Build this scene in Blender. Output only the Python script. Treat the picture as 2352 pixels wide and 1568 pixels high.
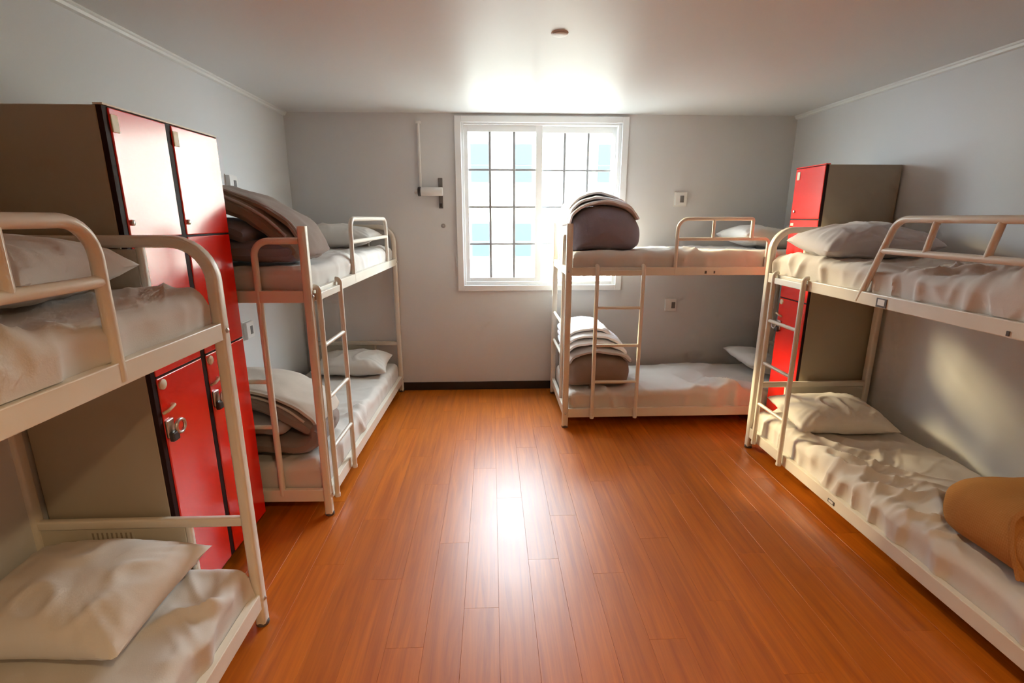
import bpy, bmesh, math, random
from mathutils import Vector, Matrix, noise

# ------------------------------------------------------------------ start
for o in list(bpy.data.objects):
    bpy.data.objects.remove(o, do_unlink=True)
scene = bpy.context.scene
COL = scene.collection
PI = math.pi
R = math.radians

# ------------------------------------------------------------------ camera
cam_data = bpy.data.cameras.new('camera')
cam_data.sensor_width = 36.0
cam_data.lens = 1145.0 / 2352.0 * 36.0
cam_data.clip_start = 0.02
cam = bpy.data.objects.new('camera', cam_data)
COL.objects.link(cam)
cam.location = (0, 0, 1.6)
cam.rotation_euler = (R(90 - 13.9), 0, R(-2.3))
scene.camera = cam

# ------------------------------------------------------------------ world, sun, exposure
world = bpy.data.worlds.new('sky')
scene.world = world
world.use_nodes = True
wn = world.node_tree.nodes
wl = world.node_tree.links
wn.clear()
w_out = wn.new('ShaderNodeOutputWorld')
w_bg = wn.new('ShaderNodeBackground')
w_bg.inputs['Color'].default_value = (0.84, 0.93, 1.0, 1)      # bright hazy sky
w_bg.inputs['Strength'].default_value = 30.0
wl.new(w_bg.outputs[0], w_out.inputs[0])

sun_d = bpy.data.lights.new('sun', 'SUN')
sun_d.energy = 20.0
sun_d.angle = R(15.0)                         # veiled sun over the roofs opposite
sun_d.color = (1.0, 0.75, 0.38)
sun = bpy.data.objects.new('sun', sun_d)
COL.objects.link(sun)
sun.rotation_euler = Vector((2.13, -2.22, -1.35)).to_track_quat('-Z', 'Y').to_euler()

portal_d = bpy.data.lights.new('window_portal', 'AREA')
portal_d.shape = 'RECTANGLE'
portal_d.size, portal_d.size_y = 1.36, 1.36
portal_d.cycles.is_portal = True
portal = bpy.data.objects.new('window_portal', portal_d)
COL.objects.link(portal)
portal.location = (0.43, 4.80, 1.70)
portal.rotation_euler = (R(-90), 0, 0)

FILL_WATTS = 75.0            # each added fill lamp
FILL_COLOR = (1.0, 0.71, 0.38)

scene.view_settings.view_transform = 'Standard'
scene.view_settings.look = 'None'
scene.view_settings.exposure = 0.28
scene.view_settings.gamma = 1.0
scene.view_settings.use_curve_mapping = False
scene.cycles.use_denoising = True
scene.cycles.max_bounces = 8
scene.cycles.diffuse_bounces = 4
scene.cycles.glossy_bounces = 3
scene.cycles.transparent_max_bounces = 8
scene.cycles.use_light_tree = False
scene.cycles.use_adaptive_sampling = True
scene.cycles.adaptive_threshold = 0.1
scene.cycles.adaptive_min_samples = 16
scene.cycles.sample_clamp_indirect = 12.0
scene.cycles.caustics_reflective = False

# ------------------------------------------------------------------ dimensions (metres)
XL, XR = -1.73, 2.67          # side walls
YB, YF = 4.568, -2.4          # window wall, wall behind the camera
ZC = 2.46                     # ceiling
BED_L, BED_W = 2.03, 0.79

# ------------------------------------------------------------------ materials
MATS = {}
def mat(name, color, rough=0.6, spec=0.5, metal=0.0, noise_scale=0.0, noise_amt=0.0,
        bump=0.0, bump_scale=60.0, coat=0.0, ior=None, sheen=0.0):
    m = bpy.data.materials.new(name)
    m.use_nodes = True
    nt = m.node_tree
    b = nt.nodes['Principled BSDF']
    b.inputs['Base Color'].default_value = (*color, 1)
    b.inputs['Roughness'].default_value = rough
    b.inputs['Specular IOR Level'].default_value = spec
    b.inputs['Metallic'].default_value = metal
    if ior: b.inputs['IOR'].default_value = ior
    if coat:
        b.inputs['Coat Weight'].default_value = coat
        b.inputs['Coat Roughness'].default_value = 0.08
    if sheen:
        b.inputs['Sheen Weight'].default_value = sheen
        b.inputs['Sheen Roughness'].default_value = 0.5
    if noise_amt or bump:
        tc = nt.nodes.new('ShaderNodeTexCoord')
    if noise_amt:
        n = nt.nodes.new('ShaderNodeTexNoise')
        n.inputs['Scale'].default_value = noise_scale
        n.inputs['Detail'].default_value = 4
        nt.links.new(tc.outputs['Object'], n.inputs['Vector'])
        rmp = nt.nodes.new('ShaderNodeMapRange')
        rmp.inputs['From Min'].default_value = 0.3
        rmp.inputs['From Max'].default_value = 0.7
        rmp.inputs['To Min'].default_value = 1 - noise_amt
        rmp.inputs['To Max'].default_value = 1 + noise_amt
        nt.links.new(n.outputs['Fac'], rmp.inputs['Value'])
        mx = nt.nodes.new('ShaderNodeVectorMath')
        mx.operation = 'SCALE'
        mx.inputs[0].default_value = color
        nt.links.new(rmp.outputs[0], mx.inputs['Scale'])
        nt.links.new(mx.outputs[0], b.inputs['Base Color'])
    if bump:
        n2 = nt.nodes.new('ShaderNodeTexNoise')
        n2.inputs['Scale'].default_value = bump_scale
        n2.inputs['Detail'].default_value = 3
        nt.links.new(tc.outputs['Object'], n2.inputs['Vector'])
        bp = nt.nodes.new('ShaderNodeBump')
        bp.inputs['Strength'].default_value = bump
        bp.inputs['Distance'].default_value = 0.004
        nt.links.new(n2.outputs['Fac'], bp.inputs['Height'])
        nt.links.new(bp.outputs[0], b.inputs['Normal'])
    MATS[name] = m
    return m

mat('wall_paint', (0.69, 0.70, 0.702), 0.55, 0.35, noise_scale=1.2, noise_amt=0.02, bump=0.05, bump_scale=180)
mat('ceiling_paint', (0.73, 0.74, 0.735), 0.42, 0.5, noise_scale=0.8, noise_amt=0.015)
mat('trim_white', (0.80, 0.82, 0.80), 0.4)
mat('baseboard', (0.022, 0.016, 0.014), 0.4)
mat('window_white', (0.82, 0.84, 0.85), 0.35)
mat('window_grille', (0.30, 0.31, 0.32), 0.4)
mat('cream_paint', (0.78, 0.73, 0.63), 0.32, 0.5, noise_scale=6, noise_amt=0.03)
mat('panel_cream', (0.62, 0.58, 0.48), 0.45, noise_scale=3, noise_amt=0.04)
mat('sheet', (0.67, 0.63, 0.585), 0.85, 0.2, bump=0.10, bump_scale=240, sheen=0.1)
mat('pillowcase', (0.72, 0.685, 0.635), 0.85, 0.2, bump=0.08, bump_scale=220, sheen=0.1)
mat('pillowcase_grey', (0.60, 0.575, 0.58), 0.85, 0.2, bump=0.08, bump_scale=220, sheen=0.1)
mat('duvet_mauve', (0.255, 0.235, 0.295), 0.9, 0.15, noise_scale=9, noise_amt=0.06, bump=0.2, bump_scale=120, sheen=0.2)
mat('duvet_mauve_light', (0.46, 0.41, 0.41), 0.9, 0.15, noise_scale=9, noise_amt=0.05, bump=0.2, bump_scale=120, sheen=0.2)
mat('duvet_brown', (0.27, 0.205, 0.175), 0.9, 0.15, noise_scale=9, noise_amt=0.06, bump=0.2, bump_scale=120, sheen=0.2)
mat('duvet_beige', (0.55, 0.47, 0.39), 0.9, 0.15, noise_scale=9, noise_amt=0.05, bump=0.15, bump_scale=120, sheen=0.2)
mat('duvet_white', (0.86, 0.87, 0.92), 0.85, 0.2, bump=0.1, bump_scale=160)
mat('locker_beige', (0.43, 0.385, 0.30), 0.5, 0.4, noise_scale=2, noise_amt=0.03)
mat('locker_red', (0.92, 0.013, 0.003), 0.20, 0.5, ior=1.85)
mat('locker_dark', (0.020, 0.005, 0.006), 0.6, 0.25)
mat('metal', (0.62, 0.61, 0.58), 0.3, metal=0.9)
mat('plastic_white', (0.78, 0.77, 0.74), 0.4)
mat('plastic_cream', (0.80, 0.70, 0.50), 0.4)
mat('dark_plastic', (0.05, 0.045, 0.045), 0.45)
mat('socket_grey', (0.17, 0.165, 0.16), 0.5)
mat('cap_grey', (0.28, 0.27, 0.26), 0.5)
mat('rubber', (0.10, 0.085, 0.08), 0.6)
mat('sticker', (0.66, 0.62, 0.52), 0.6)
mat('ink', (0.36, 0.31, 0.24), 0.6)
mat('facade', (0.56, 0.53, 0.44), 0.9, 0.1, noise_scale=0.7, noise_amt=0.05)
mat('facade_band', (0.56, 0.53, 0.46), 0.9, 0.1)
mat('facade_glass', (0.024, 0.035, 0.039), 0.5, 0.2)
mat('facade_frame', (0.055, 0.062, 0.064), 0.7)
mat('street', (0.20, 0.20, 0.19), 0.9)

# thin window glass: mostly clear, faint reflection
def glass_mat():
    m = bpy.data.materials.new('pane_glass')
    m.use_nodes = True
    nt = m.node_tree
    nt.nodes.clear()
    out = nt.nodes.new('ShaderNodeOutputMaterial')
    tr = nt.nodes.new('ShaderNodeBsdfTransparent')
    tr.inputs[0].default_value = (0.95, 0.97, 0.97, 1)
    gl = nt.nodes.new('ShaderNodeBsdfGlossy')
    gl.inputs['Roughness'].default_value = 0.02
    mx = nt.nodes.new('ShaderNodeMixShader')
    mx.inputs[0].default_value = 0.05
    nt.links.new(tr.outputs[0], mx.inputs[1])
    nt.links.new(gl.outputs[0], mx.inputs[2])
    nt.links.new(mx.outputs[0], out.inputs[0])
    MATS['pane_glass'] = m
glass_mat()

# wooden plank: per-plank tone, long grain
def plank_mat():
    m = bpy.data.materials.new('plank_wood')
    m.use_nodes = True
    nt = m.node_tree
    N, L = nt.nodes, nt.links
    b = N['Principled BSDF']
    tc = N.new('ShaderNodeTexCoord')
    oi = N.new('ShaderNodeObjectInfo')
    off = N.new('ShaderNodeVectorMath'); off.operation = 'SCALE'
    cmb = N.new('ShaderNodeCombineXYZ')
    L.new(oi.outputs['Random'], cmb.inputs[0]); L.new(oi.outputs['Random'], cmb.inputs[1])
    cmb.inputs[2].default_value = 0.3
    L.new(cmb.outputs[0], off.inputs[0]); off.inputs['Scale'].default_value = 57.0
    add = N.new('ShaderNodeVectorMath'); add.operation = 'ADD'
    L.new(tc.outputs['Object'], add.inputs[0]); L.new(off.outputs[0], add.inputs[1])
    mp = N.new('ShaderNodeMapping'); mp.inputs['Scale'].default_value = (34, 1.6, 1)
    L.new(add.outputs[0], mp.inputs['Vector'])
    n1 = N.new('ShaderNodeTexNoise'); n1.inputs['Scale'].default_value = 1.0
    n1.inputs['Detail'].default_value = 6; n1.inputs['Roughness'].default_value = 0.62
    n1.inputs['Distortion'].default_value = 0.6
    L.new(mp.outputs[0], n1.inputs['Vector'])
    cr = N.new('ShaderNodeValToRGB')
    cr.color_ramp.elements[0].position = 0.25
    cr.color_ramp.elements[0].color = (0.37, 0.074, 0.002, 1)
    cr.color_ramp.elements[1].position = 0.78
    cr.color_ramp.elements[1].color = (0.68, 0.185, 0.005, 1)
    L.new(n1.outputs['Fac'], cr.inputs[0])
    mr = N.new('ShaderNodeMapRange')
    mr.inputs['To Min'].default_value = 0.92; mr.inputs['To Max'].default_value = 1.06
    L.new(oi.outputs['Random'], mr.inputs['Value'])
    sc = N.new('ShaderNodeVectorMath'); sc.operation = 'SCALE'
    L.new(cr.outputs[0], sc.inputs[0]); L.new(mr.outputs[0], sc.inputs['Scale'])
    L.new(sc.outputs[0], b.inputs['Base Color'])
    n2 = N.new('ShaderNodeTexNoise'); n2.inputs['Scale'].default_value = 3.0
    L.new(add.outputs[0], n2.inputs['Vector'])
    r2 = N.new('ShaderNodeMapRange')
    r2.inputs['To Min'].default_value = 0.34; r2.inputs['To Max'].default_value = 0.42
    L.new(n2.outputs['Fac'], r2.inputs['Value'])
    L.new(r2.outputs[0], b.inputs['Roughness'])
    b.inputs['IOR'].default_value = 1.72
    bp = N.new('ShaderNodeBump'); bp.inputs['Strength'].default_value = 0.06
    bp.inputs['Distance'].default_value = 0.002
    L.new(n1.outputs['Fac'], bp.inputs['Height']); L.new(bp.outputs[0], b.inputs['Normal'])
    MATS['plank_wood'] = m
plank_mat()

# woven tan quilt
def quilt_mat():
    m = mat('quilt_tan', (0.40, 0.205, 0.075), 0.9, 0.15)
    nt = m.node_tree
    N, L = nt.nodes, nt.links
    b = N['Principled BSDF']
    tc = N.new('ShaderNodeTexCoord')
    hs = []
    for d, rot in (('Y', 0.0), ('X', R(45))):
        mp = N.new('ShaderNodeMapping'); mp.inputs['Rotation'].default_value = (0, rot, 0)
        L.new(tc.outputs['Object'], mp.inputs['Vector'])
        w = N.new('ShaderNodeTexWave'); w.bands_direction = d
        w.inputs['Scale'].default_value = 40; w.inputs['Distortion'].default_value = 3.0
        L.new(mp.outputs[0], w.inputs['Vector']); hs.append(w)
    a = N.new('ShaderNodeMath'); a.operation = 'ADD'
    L.new(hs[0].outputs['Fac'], a.inputs[0]); L.new(hs[1].outputs['Fac'], a.inputs[1])
    cr = N.new('ShaderNodeMix'); cr.data_type = 'RGBA'
    cr.inputs['A'].default_value = (0.42, 0.195, 0.056, 1)
    cr.inputs['B'].default_value = (0.46, 0.225, 0.072, 1)
    h = N.new('ShaderNodeMath'); h.operation = 'MULTIPLY'; h.inputs[1].default_value = 0.5
    L.new(a.outputs[0], h.inputs[0]); L.new(h.outputs[0], cr.inputs['Factor'])
    L.new(cr.outputs['Result'], b.inputs['Base Color'])
    bp = N.new('ShaderNodeBump'); bp.inputs['Strength'].default_value = 0.15; bp.inputs['Distance'].default_value = 0.003
    L.new(a.outputs[0], bp.inputs['Height']); L.new(bp.outputs[0], b.inputs['Normal'])
quilt_mat()

# ------------------------------------------------------------------ helpers
def link(o, parent=None):
    COL.objects.link(o)
    if parent is not None:
        o.parent = parent
    return o

def tag(o, label=None, cat=None, group=None, kind=None):
    if label: o['label'] = label
    if cat: o['category'] = cat
    if group: o['group'] = group
    if kind: o['kind'] = kind
    return o

def empty(name, loc=(0, 0, 0), rz=0.0, parent=None):
    o = bpy.data.objects.new(name, None)
    o.empty_display_size = 0.1
    o.location = loc
    o.rotation_euler = (0, 0, rz)
    return link(o, parent)

class MB:
    """collects shapes, builds ONE mesh object"""
    def __init__(self):
        self.bm = bmesh.new()
    def box(self, x0, x1, y0, y1, z0, z1, bev=0.0, seg=2):
        vs = [self.bm.verts.new(p) for p in ((x0, y0, z0), (x1, y0, z0), (x1, y1, z0), (x0, y1, z0),
                                             (x0, y0, z1), (x1, y0, z1), (x1, y1, z1), (x0, y1, z1))]
        fs = [self.bm.faces.new([vs[i] for i in q]) for q in
              ((3, 2, 1, 0), (4, 5, 6, 7), (0, 1, 5, 4), (1, 2, 6, 5), (2, 3, 7, 6), (3, 0, 4, 7))]
        if bev > 0:
            es = list({e for f in fs for e in f.edges})
            bmesh.ops.bevel(self.bm, geom=es, offset=bev, segments=seg, profile=0.5, affect='EDGES')
        return self
    def sweep(self, pts, sec, caps=True, up=None):
        """sweep a closed 2D section along a polyline"""
        pts = [Vector(p) for p in pts]
        n = len(pts)
        tans = []
        for i in range(n):
            a = pts[max(i - 1, 0)]; b = pts[min(i + 1, n - 1)]
            d1 = (pts[i] - a).normalized() if i > 0 else (b - pts[i]).normalized()
            d2 = (b - pts[i]).normalized() if i < n - 1 else d1
            tans.append((d1 + d2).normalized())
        ref = Vector(up) if up else (Vector((0, 0, 1)) if abs(tans[0].z) < 0.9 else Vector((1, 0, 0)))
        nrm = (ref - tans[0] * ref.dot(tans[0])).normalized()
        rings = []
        for i in range(n):
            t = tans[i]
            nrm = (nrm - t * nrm.dot(t)).normalized()
            bi = t.cross(nrm)
            rings.append([self.bm.verts.new(pts[i] + nrm * s[0] + bi * s[1]) for s in sec])
        k = len(sec)
        for i in range(n - 1):
            for j in range(k):
                self.bm.faces.new((rings[i][j], rings[i][(j + 1) % k], rings[i + 1][(j + 1) % k], rings[i + 1][j]))
        if caps:
            self.bm.faces.new(rings[0][::-1]); self.bm.faces.new(rings[-1])
        return self
    def tube(self, pts, r, seg=10, caps=True):
        return self.sweep(pts, [(r * math.cos(2 * PI * i / seg), r * math.sin(2 * PI * i / seg)) for i in range(seg)], caps)
    def lathe(self, prof, loc=(0, 0, 0), axis='Z', seg=24):
        """prof: (radius, height) pairs turned about the axis"""
        loc = Vector(loc)
        def P(r, h, a):
            c, s = r * math.cos(a), r * math.sin(a)
            return loc + Vector({'Z': (c, s, h), 'X': (h, c, s), 'Y': (c, h, s)}[axis])
        rings = []
        for r, h in prof:
            rings.append([self.bm.verts.new(P(max(r, 1e-5), h, 2 * PI * i / seg)) for i in range(seg)])
        for a, b in zip(rings, rings[1:]):
            for i in range(seg):
                self.bm.faces.new((a[i], a[(i + 1) % seg], b[(i + 1) % seg], b[i]))
        self.bm.faces.new(rings[0][::-1]); self.bm.faces.new(rings[-1])
        return self
    def build(self, name, material, parent=None, smooth=False, loc=None):
        bmesh.ops.recalc_face_normals(self.bm, faces=self.bm.faces[:])
        me = bpy.data.meshes.new(name)
        self.bm.to_mesh(me); self.bm.free()
        me.materials.append(MATS[material])
        if smooth:
            me.polygons.foreach_set('use_smooth', [True] * len(me.polygons))
            me.set_sharp_from_angle(angle=R(48))
        o = bpy.data.objects.new(name, me)
        if loc: o.location = loc
        return link(o, parent)

def rrect(w, h, r, seg=3):
    """rounded rectangle section, w across the normal, h across the binormal"""
    out = []
    for cx, cy, a0 in ((w / 2 - r, h / 2 - r, 0), (-w / 2 + r, h / 2 - r, 90), (-w / 2 + r, -h / 2 + r, 180), (w / 2 - r, -h / 2 + r, 270)):
        for i in range(seg + 1):
            a = R(a0 + 90 * i / seg)
            out.append((cx + r * math.cos(a), cy + r * math.sin(a)))
    return out

def fillet(pts, rad, seg=7):
    """round the inner corners of a polyline"""
    pts = [Vector(p) for p in pts]
    rads = rad if isinstance(rad, (list, tuple)) else [rad] * len(pts)
    out = [pts[0]]
    for i in range(1, len(pts) - 1):
        a, p, b = pts[i - 1], pts[i], pts[i + 1]
        r = rads[i]
        if r <= 0:
            out.append(p); continue
        d1 = (a - p).normalized(); d2 = (b - p).normalized()
        ang = d1.angle(d2)
        t = min(r / math.tan(ang / 2), (a - p).length * 0.49 if i > 1 else (a - p).length * 0.98,
                (b - p).length * 0.49 if i < len(pts) - 2 else (b - p).length * 0.98)
        r = t * math.tan(ang / 2)
        c = p + (d1 + d2).normalized() * (r / math.sin(ang / 2))
        s = p + d1 * t; e = p + d2 * t
        v0 = s - c; v1 = e - c
        tot = v0.angle(v1)
        for k in range(seg + 1):
            f = k / seg
            out.append(c + (v0 * math.sin((1 - f) * tot) + v1 * math.sin(f * tot)) / math.sin(tot))
    out.append(pts[-1])
    return out

def fbm(p, o=4):
    return noise.fractal(Vector(p), 1.0, 2.0, o)

def ridge(x, y, seed):
    """sharp crease pattern, 0..1"""
    n = noise.noise(Vector((x, y, seed)))
    return max(0.0, 1.0 - (math.sqrt(n * n + 0.0022) - 0.047) * 3.4) ** 2

# ------------------------------------------------------------------ the room shell
MB().box(XL - 0.2, XR + 0.2, YF - 0.2, YB + 0.2, -0.20, -0.014).build('floor', 'baseboard')
floor = bpy.data.objects['floor']; tag(floor, kind='structure')
MB().box(XL - 0.2, XR + 0.2, YF - 0.2, YB + 0.22, ZC, ZC + 0.2).build('ceiling', 'ceiling_paint')
tag(bpy.data.objects['ceiling'], kind='structure')
tag(MB().box(XL - 0.2, XL, YF - 0.2, YB, -0.014, ZC).build('wall_left', 'wall_paint'), kind='structure')
tag(MB().box(XR, XR + 0.2, YF - 0.2, YB, -0.014, ZC).build('wall_right', 'wall_paint'), kind='structure')
tag(MB().box(XL, XR, YF - 0.2, YF, -0.014, ZC).build('wall_front', 'wall_paint'), kind='structure')
# window wall with its opening
WX0, WX1, WZ0, WZ1 = -0.262, 1.135, 1.005, 2.395
wb = MB()
wb.box(XL - 0.2, WX0, YB, YB + 0.2, -0.014, ZC)
wb.box(WX1, XR + 0.2, YB, YB + 0.2, -0.014, ZC)
wb.box(WX0, WX1, YB, YB + 0.2, -0.014, WZ0)
wb.box(WX0, WX1, YB, YB + 0.2, WZ1, ZC)
tag(wb.build('wall_back', 'wall_paint'), kind='structure')
# baseboards
tag(MB().box(XL, XR, YB - 0.012, YB, 0, 0.078, 0.003).build('baseboard_back', 'baseboard'), kind='structure')
tag(MB().box(XL, XL + 0.012, YF, YB - 0.012, 0, 0.078, 0.003).build('baseboard_left', 'baseboard'), kind='structure')
tag(MB().box(XR - 0.012, XR, YF, YB - 0.012, 0, 0.078, 0.003).build('baseboard_right', 'baseboard'), kind='structure')
# slim mouldings under the ceiling, along both side walls
def crown(name, x, s):
    m = MB()
    prof = [(0, 0), (0.030, 0), (0.030, -0.010), (0.022, -0.014), (0.018, -0.026), (0, -0.030)]
    ys = (YF, YB)
    rings = [[m.bm.verts.new((x + s * a, y, ZC + b)) for a, b in prof] for y in ys]
    k = len(prof)
    for j in range(k):
        m.bm.faces.new((rings[0][j], rings[0][(j + 1) % k], rings[1][(j + 1) % k], rings[1][j]))
    m.bm.faces.new(rings[0]); m.bm.faces.new(rings[1][::-1])
    tag(m.build(name, 'trim_white'), kind='structure')
crown('trim_1', XL, 1)
crown('trim_2', XR, -1)

# floor planks, each its own board
PW, PL, PG = 0.1465, 1.21, 0.0004
plank_cache = {}
def plank(x0, x1, y0, y1):
    key = (round(x1 - x0, 4), round(y1 - y0, 4))
    if key not in plank_cache:
        m = MB()
        w, l = key
        m.box(PG / 2, w - PG / 2, PG / 2, l - PG / 2, -0.013, 0.0, 0.0005, 1)
        bmesh.ops.recalc_face_normals(m.bm, faces=m.bm.faces[:])
        me = bpy.data.meshes.new('plank'); m.bm.to_mesh(me); m.bm.free()
        me.materials.append(MATS['plank_wood'])
        plank_cache[key] = me
    o = bpy.data.objects.new('plank', plank_cache[key])
    o.location = (x0, y0, 0)
    link(o, floor)
rnd = random.Random(5)
x = 0.016 - PW * math.ceil((0.016 - XL) / PW)
offs = [0.0, 0.47, 0.85, 0.22, 0.66, 1.02, 0.36]
ci = 0
while x < XR - 1e-4:
    xa, xb = max(x, XL), min(x + PW, XR)
    y = YF - offs[ci % len(offs)]
    while y < YB - 1e-4:
        ya, yb = max(y, YF), min(y + PL, YB)
        if yb - ya > 0.01 and xb - xa > 0.004:
            plank(xa, xb, ya, yb)
        y += PL
    x += PW; ci += 1

# ------------------------------------------------------------------ window
def build_window():
    root = empty('window_1', (0, 0, 0))
    tag(root, kind='structure')
    # casing on the wall
    m = MB()
    X0, X1, Z0, Z1 = -0.308, 1.19, 0.952, 2.440
    y0, y1 = YB - 0.022, YB
    t = 0.056
    m.box(X0, X0 + t, y0, y1, Z0, Z1, 0.004)
    m.box(X1 - t, X1, y0, y1, Z0, Z1, 0.004)
    m.box(X0 + t, X1 - t, y0, y1, Z1 - 0.052, Z1, 0.004)
    m.box(X0 + t, X1 - t, y0, y1, Z0, Z0 + 0.052, 0.004)
    m.build('casing', 'window_white', root)
    # fixed frame inside the opening
    m = MB()
    f = 0.030
    ya, yb = YB + 0.005, YB + 0.15
    m.box(WX0, WX0 + f, ya, yb, WZ0, WZ1, 0.002)
    m.box(WX1 - f, WX1, ya, yb, WZ0, WZ1, 0.002)
    m.box(WX0 + f, WX1 - f, ya, yb, WZ1 - 0.022, WZ1, 0.002)
    m.box(WX0 + f, WX1 - f, ya, yb, WZ0, WZ0 + 0.03, 0.002)
    m.build('frame', 'window_white', root)
    xi0, xi1, zi0, zi1 = WX0 + f, WX1 - f, WZ0 + 0.03, WZ1 - 0.022
    def sash(xa, xb, y, stile_l, stile_r, top, cols, material):
        m = MB()
        d = 0.018
        bot = 0.034
        m.box(xa, xa + stile_l, y - d, y + d, zi0, zi1, 0.002)
        m.box(xb - stile_r, xb, y - d, y + d, zi0, zi1, 0.002)
        m.box(xa + stile_l, xb - stile_r, y - d, y + d, zi1 - top, zi1, 0.002)
        m.box(xa + stile_l, xb - stile_r, y - d, y + d, zi0, zi0 + bot, 0.002)
        s = m.build('sash', material, root)
        ga, gb, gz0, gz1 = xa + stile_l, xb - stile_r, zi0 + bot, zi1 - top
        xs = [ga] + list(cols) + [gb]
        zs = [gz0, 1.372, 1.696, 2.010, gz1]
        for xx in cols:
            MB().box(xx - 0.0105, xx + 0.0105, y - 0.012, y - 0.001, gz0, gz1, 0.002, 1).build('muntin', 'window_grille', s)
        for zz in zs[1:-1]:
            MB().box(ga, gb, y - 0.009, y - 0.002, zz - 0.0085, zz + 0.0085, 0.0015, 1).build('muntin', 'window_grille', s)
        for i in range(len(xs) - 1):
            for k in range(len(zs) - 1):
                mm = MB()
                mm.box(xs[i] + 0.0005, xs[i + 1] - 0.0005, y + 0.001, y + 0.005, zs[k] + 0.0005, zs[k + 1] - 0.0005)
                mm.build('pane', 'pane_glass', s)
    sash(xi0, 0.450, YB + 0.045, 0.034, 0.057, 0.052, (-0.008, 0.203), 'window_white')
    sash(0.400, xi1, YB + 0.092, 0.055, 0.036, 0.052, (0.652, 0.860), 'window_white')
build_window()

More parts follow.
